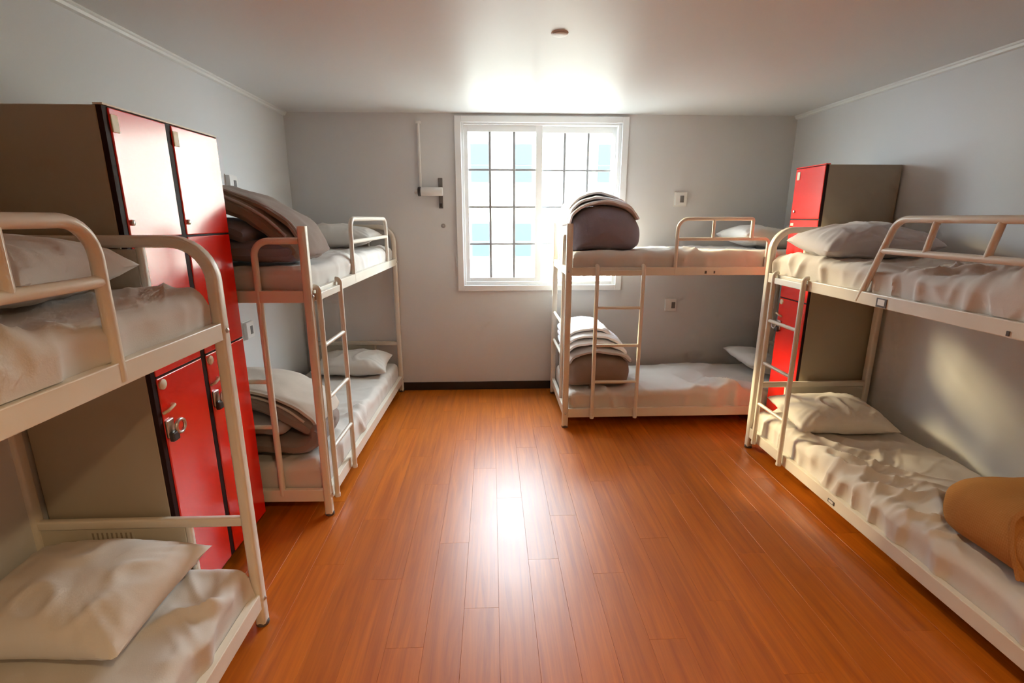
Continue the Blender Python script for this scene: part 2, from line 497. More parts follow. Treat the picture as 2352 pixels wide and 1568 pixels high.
# ------------------------------------------------------------------ bunk beds
# local frame: x from head end to foot end, y (times s) from the room side to the wall side
POST = rrect(0.046, 0.040, 0.011)
def bunk_bed(loc, rz, s, label, guard=None, ladder=None, clip=None, ladder_plate=False):
    root = empty('bunk_bed', loc, rz)
    tag(root, label, 'bunk bed', 'cream steel bunk beds')
    L, Wd = BED_L, BED_W
    def P(u, v, z): return (u, s * v, z)
    def bx(m, u0, u1, v0, v1, z0, z1, bev=0.003):
        ya, yb = sorted((s * v0, s * v1))
        m.box(u0, u1, ya, yb, z0, z1, bev, 2)
        return m
    # head end: one bent tube, legs and rounded top
    pts = fillet([P(0, 0, 0.012), P(0, 0, 1.525), P(0, Wd, 1.525), P(0, Wd, 0.012)], 0.13, 9)
    MB().sweep(pts, POST, up=(1, 0, 0)).build('head_frame', 'cream_paint', root, True)
    MB().sweep([P(0, 0.02, 0.472), P(0, Wd - 0.02, 0.472)], rrect(0.038, 0.028, 0.008)).build('head_crossbar', 'cream_paint', root, True)
    for (za, zb) in ((1.20, 1.505), (0.10, 0.46)):
        MB().sweep([P(0, 0.225, za), P(0, 0.225, zb)], rrect(0.022, 0.022, 0.006), up=(1, 0, 0)).build('head_upright', 'cream_paint', root, True)
        hp = bx(MB(), -0.008, 0.008, 0.237, Wd - 0.018, za + 0.01, zb - 0.006).build('head_panel', 'panel_cream', root)
        if za < 1 and label.startswith('near bunk on the left'):
            st = bx(MB(), 0.008, 0.0088, 0.43, 0.60, 0.352, 0.446, 0).build('sticker', 'sticker', hp)
            for k in range(9):
                bx(MB(), 0.0088, 0.0092, 0.437 + k * 0.0175, 0.444 + k * 0.0175, 0.362, 0.438, 0).build('print_line', 'ink', hp)
    # foot end: two straight posts, a hoop and rungs
    for v in (0.0, Wd):
        MB().sweep([P(L, v, 0.012), P(L, v, 1.562)], POST, up=(1, 0, 0)).build('foot_post', 'cream_paint', root, True)
    pts = fillet([P(L, 0.022, 1.492), P(L, 0.245, 1.492), P(L, 0.245, 0.12)], 0.075, 7)
    MB().tube(pts, 0.0165, 10).build('foot_hoop', 'cream_paint', root, True)
    for z in (0.775, 0.522):
        MB().tube([P(L, 0.245, z), P(L, Wd - 0.02, z)], 0.0125, 10).build('foot_rung', 'cream_paint', root, True)
    # rails round both decks
    for (za, zb) in ((1.190, 1.250), (0.085, 0.155)):
        for v in (0.0, Wd):
            bx(MB(), 0.022, L - 0.022, v - 0.016, v + 0.016, za, zb).build('side_rail', 'cream_paint', root)
        bx(MB(), L - 0.014, L + 0.014, 0.021, Wd - 0.021, za, zb).build('end_rail', 'cream_paint', root)
        bx(MB(), -0.014, 0.014, 0.021, Wd - 0.021, za, zb).build('end_rail', 'cream_paint', root)
        bx(MB(), 0.016, L - 0.016, 0.018, Wd - 0.018, za + 0.018, za + 0.034).build('deck', 'panel_cream', root)
    # feet
    for (u, v) in ((0, 0), (0, Wd), (L, 0), (L, Wd)):
        MB().lathe([(0.024, 0.0), (0.026, 0.006), (0.025, 0.014), (0.019, 0.020)], P(u, v, 0), 'Z', 16).build('foot_cap', 'rubber', root, True)
    # bolts on the room side
    for u in (0.0, L):
        for z in (1.22, 0.12):
            MB().lathe([(0.009, 0.0), (0.009, 0.004), (0.005, 0.007)], P(u, -0.0195, z) if s > 0 else P(u, -0.0195, z), 'Y', 12).build('bolt', 'metal', root, True)
    if guard:
        g = guard
        gv = -0.004
        top, low, base = 1.595, 1.452, 1.20
        if g['kind'] == 'hoop':
            pts = fillet([P(g['u0'], gv, base), P(g['u0'] + g.get('lean', 0), gv, top), P(g['u1'] - g.get('lean', 0), gv, top), P(g['u1'], gv, base)], g.get('r', 0.085), 8)
        else:   # open step at the head side
            pts = fillet([P(g['u0'], gv, low), P(g['u0'], gv, top), P(g['u1'], gv, top), P(g['u1'], gv, base)], [0, 0.012, g.get('r', 0.085), 0], 8)
        gr = MB().tube(pts, g.get('t', 0.0155), 10).build('guard_rail', 'cream_paint', root, True)
        f = (low - base) / (top - base) * g.get('lean', 0)
        if g['kind'] == 'hoop':
            MB().tube([P(g['u0'] + f, gv, low), P(g['u1'] - f, gv, low)], g.get('t', 0.0155) * 0.92, 10).build('guard_bar', 'cream_paint', gr, True)
        else:
            pts = fillet([P(g['u0'] - 0.13, gv, base), P(g['u0'] - 0.13, gv, low), P(g['u1'], gv, low)], 0.03, 5)
            MB().tube(pts, g.get('t', 0.0155) * 0.92, 10).build('guard_bar', 'cream_paint', gr, True)
        for ub in g['bal']:
            MB().tube([P(ub + g.get('ballean', 0), gv, low), P(ub, gv, top)], g.get('t', 0.0155) * 0.85, 8).build('baluster', 'cream_paint', gr, True)
    if ladder:
        u0, u1 = ladder
        lv = -0.036
        ld = MB()
        for u in (u0, u1):
            ld.tube(fillet([P(u, -0.012, 1.262), P(u, lv, 1.262), P(u, lv, 0.10)], 0.018, 4), 0.0145, 10)
        lo = ld.build('ladder', 'cream_paint', root, True)
        for z in (0.955, 0.668, 0.382):
            MB().tube([P(u0, lv, z), P(u1, lv, z)], 0.0115, 8).build('rung', 'cream_paint', lo, True)
        bx(MB(), u0 - 0.005, u1 + 0.005, lv - 0.004, -0.016, 1.195, 1.232, 0.003).build('hook_plate', 'window_white' if ladder_plate else 'cream_paint', lo)
        for u in (u0, u1):
            MB().lathe([(0.016, 0.0), (0.017, 0.012), (0.015, 0.020)], P(u, lv, 0.085), 'Z', 12).build('end_cap', 'plastic_white', lo, True)
    for (u, z, w, h) in (clip or []):
        c = bx(MB(), u - w / 2, u + w / 2, -0.0195, -0.015, z - h / 2, z + h / 2, 0.001).build('clip', 'rubber', root)
        if w > 0.03:
            bx(MB(), u - w * 0.34, u + w * 0.34, -0.0205, -0.019, z - h * 0.28, z + h * 0.38, 0.0005).build('clip_plate', 'plastic_white', c)
    return root

bed_lf = bunk_bed((-0.945, 1.735, 0), R(-90), -1, 'near bunk on the left with white pillows, partly cut off by the photo edge',
                  guard=dict(kind='hoop', u0=0.495, u1=1.34, r=0.09, t=0.0165, bal=(0.735, 1.06)))
bed_lm = bunk_bed((-0.868, 4.535, 0), R(-90 - 1.3), -1, 'bunk between the big red locker and the window wall, mauve duvet heaped on top',
                  guard=dict(kind='hoop', u0=0.29, u1=1.265, r=0.075, t=0.0145, bal=()), ladder=(1.650, 1.986))
bed_rf = bunk_bed((1.832, 3.235, 0), R(-90), 1, 'bunk along the right wall with a tan quilt on its lower bed',
                  guard=dict(kind='hoop', u0=0.835, u1=1.86, lean=0.165, r=0.085, t=0.0155, bal=(1.205, 1.475), ballean=-0.03),
                  ladder=(0.125, 0.435), clip=[(1.005, 1.215, 0.062, 0.042), (1.595, 1.205, 0.012, 0.018), (0.905, 0.115, 0.05, 0.02)], ladder_plate=True)
bed_rm = bunk_bed((2.592, 3.64, 0), R(180), -1, 'bunk standing under the window wall, set crosswise beside the window',
                  guard=dict(kind='step', u0=0.70, u1=1.247, r=0.075, t=0.013, bal=(0.985,)),
                  ladder=(1.487, 1.826), clip=[(1.02, 1.213, 0.014, 0.020), (0.955, 1.213, 0.010, 0.018), (1.52, 1.213, 0.008, 0.014)])

# ------------------------------------------------------------------ mattresses with wrinkled sheets
def mattress(bed, s, deck, seed, label, u0=0.03, u1=BED_L - 0.03, wr=0.010, skirt=0.02, nu=120, nv=56, top=None):
    """fitted-sheet mattress: rounded slab whose top and sides carry real creases; deck 0 lower, 1 upper"""
    z0 = 0.128 if deck == 0 else 1.228
    z1 = top if top else (0.292 if deck == 0 else 1.362)
    H = z1 - z0
    v0, v1 = -0.012 + 0.03, BED_W - 0.026
    rad = 0.045
    def prof(t, a, b):
        # param 0..1 -> (position, drop): up the side, round the edge, across the top, down again
        side = H - rad; arc = rad * PI / 2; flat = (b - a) - 2 * rad
        tot = 2 * side + 2 * arc + flat
        d = t * tot
        if d < side: return a, H - d
        d -= side
        if d < arc:
            q = d / rad
            return a + rad - rad * math.cos(q), rad - rad * math.sin(q)
        d -= arc
        if d < flat: return a + rad + d, 0.0
        d -= flat
        if d < arc:
            q = d / rad
            return b - rad + rad * math.sin(q), rad - rad * math.cos(q)
        d -= arc
        return b, rad + d
    grid = []
    for i in range(nu + 1):
        row = []
        pu, du = prof(i / nu, u0, u1)
        for j in range(nv + 1):
            pv, dv = prof(j / nv, v0, v1)
            drop = min(H, math.sqrt(du * du + dv * dv) if (du < rad and dv < rad) else max(du, dv))
            p = Vector((pu, pv, z1 - drop))
            # creases: strongest near the room-side edge
            near = math.exp(-max(0, pv - v0) / 0.22)
            a = 0.55 * pu + 0.9 * pv
            b = 0.9 * pu - 0.45 * pv
            wv = fbm((pu * 1.4 + seed, pv * 2.0, seed * 1.7), 3)
            c1 = ridge(b * 5.5 + wv * 0.8, a * 1.3, seed + 1.3)
            c2 = ridge(a * 4.0 + wv * 0.6, b * 1.1, seed + 7.7)
            mask = max(0.0, 0.5 + fbm((pu * 2.1, pv * 2.1, seed + 3.1), 2))
            c3 = ridge((0.8 * pu + 0.6 * pv) * 11 + wv * 1.0, (0.6 * pu - 0.8 * pv) * 2.4, seed + 21)
            dz = wr * (mask * (c1 * (0.45 + 1.1 * near) + 0.5 * c2 + c3 * (0.12 + 0.45 * near)) + 0.5 * wv - 0.18)
            if drop < rad:
                k = 1 - drop / rad
                p.z += dz * k
            if drop > 0.004:
                fold = ridge(pu * 6.0 + seed, (pv + drop) * 2.2, seed + 11) * mask * wr * 1.3 + 0.004 * fbm((pu * 5, drop * 9, seed), 2)
                fold = min(fold, 0.024)
                k = min(1.0, drop / rad) * (1.0 if drop < H * 0.85 else 0.4)
                if dv >= du:
                    p.y += (-1 if pv < (v0 + v1) / 2 else 1) * fold * k * (1 if pv < (v0 + v1) / 2 else 0.3)
                else:
                    p.x += (-1 if pu < (u0 + u1) / 2 else 1) * min(fold, 0.006) * k
            row.append(Vector((p.x, s * p.y, p.z)))
        grid.append(row)
    m = MB()
    vs = [[m.bm.verts.new(p) for p in row] for row in grid]
    for i in range(nu):
        for j in range(nv):
            m.bm.faces.new((vs[i][j], vs[i + 1][j], vs[i + 1][j + 1], vs[i][j + 1]))
    # flat underside
    loop = [vs[i][0] for i in range(nu + 1)] + [vs[nu][j] for j in range(1, nv + 1)] + \
           [vs[i][nv] for i in range(nu - 1, -1, -1)] + [vs[0][j] for j in range(nv - 1, 0, -1)]
    low = [m.bm.verts.new((q.co.x, q.co.y, z0)) for q in loop]
    n = len(loop)
    for i in range(n):
        try: m.bm.faces.new((loop[i], loop[(i + 1) % n], low[(i + 1) % n], low[i]))
        except ValueError: pass
    m.bm.faces.new(low)
    o = m.build('mattress', 'sheet', None, True)
    o.matrix_world = Matrix.Translation(bed.location) @ Matrix.Rotation(bed.rotation_euler.z, 4, 'Z')
    tag(o, label, 'mattress', 'sheeted mattresses on the bunks')
    return o

mattress(bed_lf, -1, 1, 1.0, 'rumpled sheeted mattress on the upper bed of the near left bunk', wr=0.024, nu=260, nv=110)
mattress(bed_lf, -1, 0, 2.0, 'rumpled sheeted mattress on the lower bed of the near left bunk, bottom left', wr=0.044, nu=260, nv=110)
mattress(bed_lm, -1, 1, 3.0, 'white sheeted mattress under the heaped mauve duvet, behind the red locker', wr=0.018)
mattress(bed_lm, -1, 0, 4.0, 'white sheeted mattress under the folded beige duvet, near the left back corner', wr=0.020)
mattress(bed_rm, -1, 1, 5.0, 'sheeted mattress on the upper bed beside the window', wr=0.018)
mattress(bed_rm, -1, 0, 6.0, 'creased sheeted mattress on the lower bed below the window wall sockets', wr=0.036, nu=170, nv=76)
mattress(bed_rf, 1, 1, 7.0, 'rumpled sheeted mattress on the upper bed along the right wall', wr=0.040, top=1.372, nu=260, nv=110)
mattress(bed_rf, 1, 0, 8.0, 'badly creased sheeted mattress under the tan quilt', wr=0.036, nu=330, nv=140)

# ------------------------------------------------------------------ pillows
def pillow(loc, rot, LX, LY, T, seed, label, material='pillowcase', nx=54, ny=40, sag=0.0):
    m = MB()
    def pt(a, b, side):
        ea = abs(a) ** 2.4; eb = abs(b) ** 2.4
        h = T / 2 * (max(0.0, (1 - ea) * (1 - eb))) ** 0.48
        px = a * LX / 2 * (1 - 0.075 * (1 - b * b) * a * a)
        py = b * LY / 2 * (1 - 0.085 * (1 - a * a) * b * b)
        # gathers running in from the seams and corners
        edge = max(abs(a), abs(b))
        g = ridge(px * 7 + seed, py * 7, seed + side) * 0.010 * (1 - edge ** 6)
        cornr = (abs(a) * abs(b)) ** 1.5
        ang = math.atan2(b, a)
        g += 0.008 * cornr * math.sin(ang * 34 + seed) * (1 - edge ** 8)
        g += 0.012 * fbm((px * 4 + seed, py * 4, seed * 2.0 + side), 3) * (1 - edge ** 4)
        z = side * (h * (1.12 if side > 0 else 0.88)) + g * (1 if h > 0.004 else 0)
        z += 0.010 * fbm((px * 3, py * 3, seed + 9), 2) - sag * (a * a) * T * 0.2
        return Vector((px, py, z))
    top = [[m.bm.verts.new(pt(-1 + 2 * i / nx, -1 + 2 * j / ny, 1)) for j in range(ny + 1)] for i in range(nx + 1)]
    bot = [[top[i][j] if i in (0, nx) or j in (0, ny) else m.bm.verts.new(pt(-1 + 2 * i / nx, -1 + 2 * j / ny, -1)) for j in range(ny + 1)] for i in range(nx + 1)]
    for i in range(nx):
        for j in range(ny):
            m.bm.faces.new((top[i][j], top[i + 1][j], top[i + 1][j + 1], top[i][j + 1]))
            m.bm.faces.new((bot[i][j], bot[i][j + 1], bot[i + 1][j + 1], bot[i + 1][j]))
    o = m.build('pillow', material, None, True)
    o.location = loc
    o.rotation_euler = tuple(R(a) for a in rot)
    tag(o, label, 'pillow', 'pillows on the bunks')
    return o

pillow((-1.415, 1.405, 1.450), (2, 0, 2), 0.62, 0.44, 0.20, 1.1, 'plump white pillow behind the guard rail at the upper left edge')
pillow((-1.400, 1.475, 0.372), (5, -2, -4), 0.64, 0.47, 0.19, 2.2, 'large cream pillow at the bottom left corner')
pillow((-1.275, 4.245, 1.445), (4, 0, 0), 0.66, 0.42, 0.18, 3.3, 'white pillow on the upper bed left of the window', 'pillowcase')
pillow((-1.215, 4.235, 0.372), (6, 2, 3), 0.62, 0.42, 0.17, 4.4, 'white pillow on the lower bed left of the window')
pillow((2.235, 4.10, 1.440), (0, 6, 2), 0.58, 0.52, 0.17, 5.5, 'white pillow at the red locker end of the bed beside the window')
pillow((2.335, 4.08, 0.380), (0, 16, 0), 0.46, 0.58, 0.15, 6.6, 'cream pillow propped at the end of the low bed below the window wall sockets')
pillow((2.195, 2.93, 1.455), (5, -2, -3), 0.66, 0.46, 0.20, 7.7, 'grey pillow on the upper bed in front of the small red locker', 'pillowcase_grey')
pillow((2.185, 2.945, 0.368), (9, 0, -3), 0.62, 0.44, 0.16, 8.8, 'flat cream pillow on the lower bed behind the white ladder')

# ------------------------------------------------------------------ folded duvets
def stroke_profile(path, h, capn=6):
    """outline of a thick line: offset both sides, rounded ends"""
    pts = [Vector((p[0], p[1])) for p in path]
    n = len(pts)
    nr = []
    for i in range(n):
        d = (pts[min(i + 1, n - 1)] - pts[max(i - 1, 0)]).normalized()
        nr.append(Vector((-d.y, d.x)))
    out = [pts[i] + nr[i] * h for i in range(n)]
    d = (pts[-1] - pts[-2]).normalized()
    for k in range(1, capn):
        a = PI / 2 - PI * k / capn
        out.append(pts[-1] + d * math.cos(a) * h + nr[-1] * math.sin(a) * h)
    out += [pts[i] - nr[i] * h for i in range(n - 1, -1, -1)]
    d = (pts[0] - pts[1]).normalized()
    for k in range(1, capn):
        a = -PI / 2 + PI * k / capn
        out.append(pts[0] + d * math.cos(a) * h + nr[0] * math.sin(a) * h)
    return out

def smooth_path(pts, n=40):
    """Catmull-Rom through 2D points"""
    P = [Vector((p[0], p[1])) for p in pts]
    P = [P[0] * 2 - P[1]] + P + [P[-1] * 2 - P[-2]]
    segs = len(P) - 3
    out = []
    for k in range(n + 1):
        f = k / n * segs
        i = min(int(f), segs - 1); t = f - i
        a, b, c, d = P[i:i + 4]
        out.append(0.5 * ((2 * b) + (c - a) * t + (2 * a - 5 * b + 4 * c - d) * t * t + (3 * b - a - 3 * c + d) * t ** 3))
    return out

def fold_layer(m, path, thick, w0, w1, frame, seed, rings=22, amp=0.006, n=40, puff=0.5):
    """a padded layer: thick 2D stroke carried along a width, plump at the middle and rounded at both ends"""
    sp = smooth_path(path, n)
    rr = []
    for k in range(rings + 1):
        t = -1 + 2 * k / rings
        t = math.copysign(1 - (1 - abs(t)) ** 1.6, t)
        hh = thick / 2 * max(0.10, (1 - abs(t) ** 5)) ** puff
        w = (w0 + w1) / 2 + (w1 - w0) / 2 * t
        ring = []
        for q, p in enumerate(stroke_profile(sp, hh)):
            pos = frame(p.x, w, p.y)
            nn = fbm((pos.x * 5 + seed, pos.y * 5, pos.z * 5), 3)
            rg = ridge(pos.x * 5 + seed, pos.y * 5 + pos.z * 2, seed + 4)
            pos = pos + Vector((nn * 0.5, noise.noise(Vector((pos.z * 6, pos.x * 6, seed))) * 0.6, nn)) * amp * 1.6 + Vector((0, 0, rg * amp))
            ring.append(m.bm.verts.new(pos))
        rr.append(ring)
    kk = len(rr[0])
    for a, b in zip(rr, rr[1:]):
        for j in range(kk):
            m.bm.faces.new((a[j], a[(j + 1) % kk], b[(j + 1) % kk], b[j]))
    for ring, rev in ((rr[0], True), (rr[-1], False)):
        # close the end: zip the two long sides of the stroke together
        nn_ = n + 1
        cap = 5
        side_a = ring[:nn_]
        side_b = ring[nn_ + cap:nn_ + cap + nn_][::-1]
        for i in range(nn_ - 1):
            m.bm.faces.new((side_a[i], side_a[i + 1], side_b[i + 1], side_b[i]))
        e = ring[nn_:nn_ + cap]
        m.bm.faces.new([side_a[-1]] + e + [side_b[-1]])
        e = ring[nn_ + cap + nn_:]
        m.bm.faces.new([side_b[0]] + e + [side_a[0]])
    return m

def dome(m, prof, w0, w1, frame, seed, rings=26, amp=0.008, power=4.0, q=0.5, n=64):
    """padded bundle: closed outline carried along a width, bulging and rounded at both ends"""
    P = [Vector((p[0], p[1])) for p in prof]
    c = sum(P, Vector((0, 0))) / len(P)
    base = min(p.y for p in P)
    closed = P + [P[0]]
    # resample the closed outline smoothly
    sp = []
    k = len(P)
    for i in range(n):
        f = i / n * k
        a = int(f); t = f - a
        p0, p1, p2, p3 = P[(a - 1) % k], P[a % k], P[(a + 1) % k], P[(a + 2) % k]
        sp.append(0.5 * ((2 * p1) + (p2 - p0) * t + (2 * p0 - 5 * p1 + 4 * p2 - p3) * t * t + (3 * p1 - p0 - 3 * p2 + p3) * t ** 3))
    rr = []
    for r_ in range(rings + 1):
        t = -1 + 2 * r_ / rings
        t = math.copysign(1 - (1 - abs(t)) ** 1.8, t)
        sc = max(0.02, 1 - abs(t) ** power) ** q
        w = (w0 + w1) / 2 + (w1 - w0) / 2 * t
        ring = []
        for p in sp:
            pp = Vector((c.x + (p.x - c.x) * sc, c.y + (p.y - c.y) * sc))
            pp.y = max(pp.y, base)
            pos = frame(pp.x, w, pp.y)
            nn = fbm((pos.x * 4 + seed, pos.y * 4, pos.z * 4), 3)
            rg = ridge(pos.x * 4 + seed, pos.y * 4 + pos.z * 3, seed + 2)
            out = Vector((pp.x - c.x, pp.y - c.y))
            out = out.normalized() if out.length > 1e-6 else Vector((0, 1))
            d = frame(out.x, 0, out.y) - frame(0, 0, 0)
            k2 = 1.0 if p.y > base + 0.03 else 0.2
            ring.append(m.bm.verts.new(pos + d * (nn * 1.5 + rg) * amp * k2))
        rr.append(ring)
    for a, b in zip(rr, rr[1:]):
        for j in range(n):
            m.bm.faces.new((a[j], a[(j + 1) % n], b[(j + 1) % n], b[j]))
    m.bm.faces.new(rr[0][::-1]); m.bm.faces.new(rr[-1])
    return m

fXZ = lambda a, w, z: Vector((a, w, z))        # outline in x-z, carried along y
fYZ = lambda a, w, z: Vector((w, a, z))        # outline in y-z, carried along x

# heaped mauve duvet, upper bed behind the red locker
d = empty('folded_duvet', (-1.32, 2.86, 1.366))
tag(d, 'heaped dark mauve duvet on the upper bed behind the big red locker', 'duvet', 'folded duvets')
def dpart(m, name, material, root):
    o = m.build(name, material, None, True)
    o.parent = root
    o.matrix_parent_inverse = Matrix.Translation(root.location).inverted()
    return o
m = MB()
fold_layer(m, [(-1.64, 1.70), (-1.50, 1.715), (-1.32, 1.665), (-1.16, 1.585), (-1.055, 1.485), (-1.00, 1.430)], 0.10, 2.58, 2.98, fXZ, 1.0, amp=0.007)
dpart(m, 'outer_layer', 'duvet_brown', d)
m = MB()
fold_layer(m, [(-1.60, 1.755), (-1.42, 1.745), (-1.22, 1.68), (-1.06, 1.59), (-0.985, 1.50), (-0.955, 1.425)], 0.045, 2.62, 3.00, fXZ, 2.0, amp=0.006)
dpart(m, 'top_layer', 'duvet_brown', d)
for yy, pth in ((2.590, [(-1.62, 1.746), (-1.50, 1.762), (-1.31, 1.712), (-1.135, 1.622), (-1.02, 1.518)]),
                (2.640, [(-1.60, 1.778), (-1.42, 1.768), (-1.21, 1.702), (-1.04, 1.606), (-0.962, 1.508)])):
    m = MB()
    m.tube([fXZ(p.x - 0.006, yy, p.y - 0.006) for p in smooth_path(pth, 24)], 0.008, 8)
    dpart(m, 'piping', 'duvet_mauve_light', d)
m = MB()
fold_layer(m, [(-1.64, 1.545), (-1.45, 1.55), (-1.30, 1.535), (-1.245, 1.515)], 0.095, 2.57, 2.94, fXZ, 3.0, amp=0.006)
dpart(m, 'inner_fold', 'duvet_mauve', d)
m = MB()
fold_layer(m, [(-1.66, 1.425), (-1.40, 1.428), (-1.15, 1.432), (-1.025, 1.428)], 0.112, 2.57, 2.96, fXZ, 4.0, amp=0.005)
dpart(m, 'bottom_layer', 'duvet_mauve', d)

# folded beige duvet, lower bed behind the red locker
d = empty('folded_duvet', (-1.32, 2.86, 0.30))
tag(d, 'beige duvet folded in thick layers on the lower bed behind the big red locker', 'duvet', 'folded duvets')
m = MB()
fold_layer(m, [(-1.62, 0.615), (-1.45, 0.625), (-1.30, 0.605), (-1.17, 0.550), (-1.065, 0.478), (-1.03, 0.452)], 0.10, 2.60, 3.00, fXZ, 5.0, amp=0.006)
dpart(m, 'outer_layer', 'duvet_brown', d)
m = MB()
fold_layer(m, [(-1.60, 0.688), (-1.45, 0.695), (-1.28, 0.672), (-1.12, 0.605), (-1.02, 0.525), (-0.985, 0.47)], 0.05, 2.62, 3.02, fXZ, 6.0, amp=0.005)
o = dpart(m, 'top_layer', 'duvet_beige', d)
m = MB()
m.tube([fXZ(p.x, 2.612, p.y) for p in smooth_path([(-1.58, 0.662), (-1.45, 0.670), (-1.28, 0.648), (-1.14, 0.582), (-1.045, 0.505)], 20)], 0.007, 8)
dpart(m, 'piping', 'duvet_beige', d)
m = MB()
fold_layer(m, [(-1.63, 0.475), (-1.45, 0.478), (-1.28, 0.472), (-1.19, 0.462)], 0.088, 2.58, 2.94, fXZ, 7.0, amp=0.005)
dpart(m, 'inner_fold', 'duvet_mauve_light', d)
m = MB()
fold_layer(m, [(-1.66, 0.350), (-1.40, 0.352), (-1.18, 0.356), (-1.06, 0.36), (-0.995, 0.395), (-0.985, 0.44)], 0.095, 2.58, 2.96, fXZ, 8.0, amp=0.006)
dpart(m, 'bottom_layer', 'duvet_brown', d)

# big rolled duvet, upper bed by the window
d = empty('rolled_duvet', (0.85, 3.98, 1.366))
tag(d, 'bulky grey mauve rolled duvet on the upper bed in front of the window', 'duvet', 'folded duvets')
m = MB()
dome(m, [(0.585, 1.366), (0.575, 1.47), (0.60, 1.58), (0.68, 1.655), (0.80, 1.685), (0.93, 1.680), (1.03, 1.645), (1.095, 1.56), (1.115, 1.46), (1.085, 1.375), (0.95, 1.362), (0.75, 1.362)],
     3.70, 4.32, fXZ, 9.0, power=7.0, q=0.55, amp=0.006)
dpart(m, 'roll', 'duvet_mauve', d)
for k, (dz, sh, y0, mt) in enumerate(((0.0, 0.0, 3.735, 'duvet_white'), (0.036, 0.012, 3.78, 'duvet_white'), (0.068, 0.02, 3.86, 'duvet_white'))):
    m = MB()
    fold_layer(m, [(0.575 + sh * 0.3, 1.56 + dz), (0.60 + sh * 0.4, 1.625 + dz), (0.68, 1.685 + dz), (0.80, 1.708 + dz), (0.93, 1.698 + dz * 0.75), (1.03, 1.660 + dz * 0.5), (1.085 - sh, 1.60 + dz * 0.3)],
               0.032, y0, 4.34, fXZ, 10.0 + k, amp=0.006, puff=0.4)
    dpart(m, 'top_fold', mt, d)

# rolled duvet on the lower bed by the window
d = empty('rolled_duvet', (0.85, 3.98, 0.30))
tag(d, 'taupe rolled duvet topped with white folds on the lower bed near the window', 'duvet', 'folded duvets')
m = MB()
dome(m, [(0.60, 0.298), (0.585, 0.38), (0.595, 0.48), (0.66, 0.535), (0.80, 0.555), (0.95, 0.545), (1.055, 0.51), (1.10, 0.43), (1.095, 0.34), (1.06, 0.298), (0.90, 0.294), (0.75, 0.294)],
     3.70, 4.30, fXZ, 12.0, power=7.0, q=0.55, amp=0.006)
dpart(m, 'roll', 'duvet_brown', d)
m = MB()
fold_layer(m, [(0.60, 0.50), (0.64, 0.548), (0.76, 0.582), (0.90, 0.580), (1.02, 0.550), (1.075, 0.505)], 0.05, 3.715, 4.30, fXZ, 13.0, amp=0.005)
dpart(m, 'top_fold', 'duvet_mauve_light', d)
for k, (dz, y0, y1, xr) in enumerate(((0.045, 3.76, 4.32, 1.05), (0.092, 3.80, 4.34, 1.03), (0.135, 3.86, 4.36, 0.98))):
    m = MB()
    fold_layer(m, [(0.595, 0.535 + dz), (0.66, 0.580 + dz), (0.78, 0.598 + dz), (0.90, 0.586 + dz), (xr - 0.04, 0.545 + dz), (xr, 0.515 + dz)], 0.048, y0, y1, fXZ, 14.0 + k, amp=0.005)
    dpart(m, 'top_fold', 'duvet_white', d)

# tan quilt roll on the lower bed along the right wall
d = empty('rolled_quilt', (2.22, 1.62, 0.30))
tag(d, 'tan woven quilt rolled up on the lower bed at the right edge', 'quilt', 'folded duvets')
m = MB()
dome(m, [(1.10, 0.296), (1.08, 0.40), (1.12, 0.50), (1.26, 0.565), (1.45, 0.585), (1.64, 0.585), (1.80, 0.55), (1.91, 0.46), (1.925, 0.36), (1.87, 0.296), (1.65, 0.293), (1.35, 0.293)],
     1.885, 2.60, fYZ, 21.0, power=5.5, q=0.5, amp=0.006)
dpart(m, 'roll', 'quilt_tan', d)
m = MB()
fold_layer(m, [(1.10, 0.335), (1.075, 0.43), (1.11, 0.535), (1.24, 0.595), (1.36, 0.610), (1.47, 0.60), (1.525, 0.535), (1.505, 0.43), (1.465, 0.335)], 0.055, 1.882, 2.59, fYZ, 22.0, amp=0.005, n=60)
dpart(m, 'wrapped_end', 'quilt_tan', d)

# dark duvet at the foot of the upper right bed (only its edge shows)
d = empty('folded_duvet', (2.25, 1.45, 1.376))
tag(d, 'dark duvet edge on the upper bed at the right edge of the photo', 'duvet', 'folded duvets')
m = MB()
dome(m, [(1.22, 1.376), (1.20, 1.44), (1.24, 1.52), (1.36, 1.56), (1.52, 1.545), (1.62, 1.50), (1.66, 1.43), (1.64, 1.376), (1.5, 1.374), (1.35, 1.374)],
     1.90, 2.58, fYZ, 23.0, power=6.0, q=0.5)
dpart(m, 'roll', 'duvet_mauve', d)

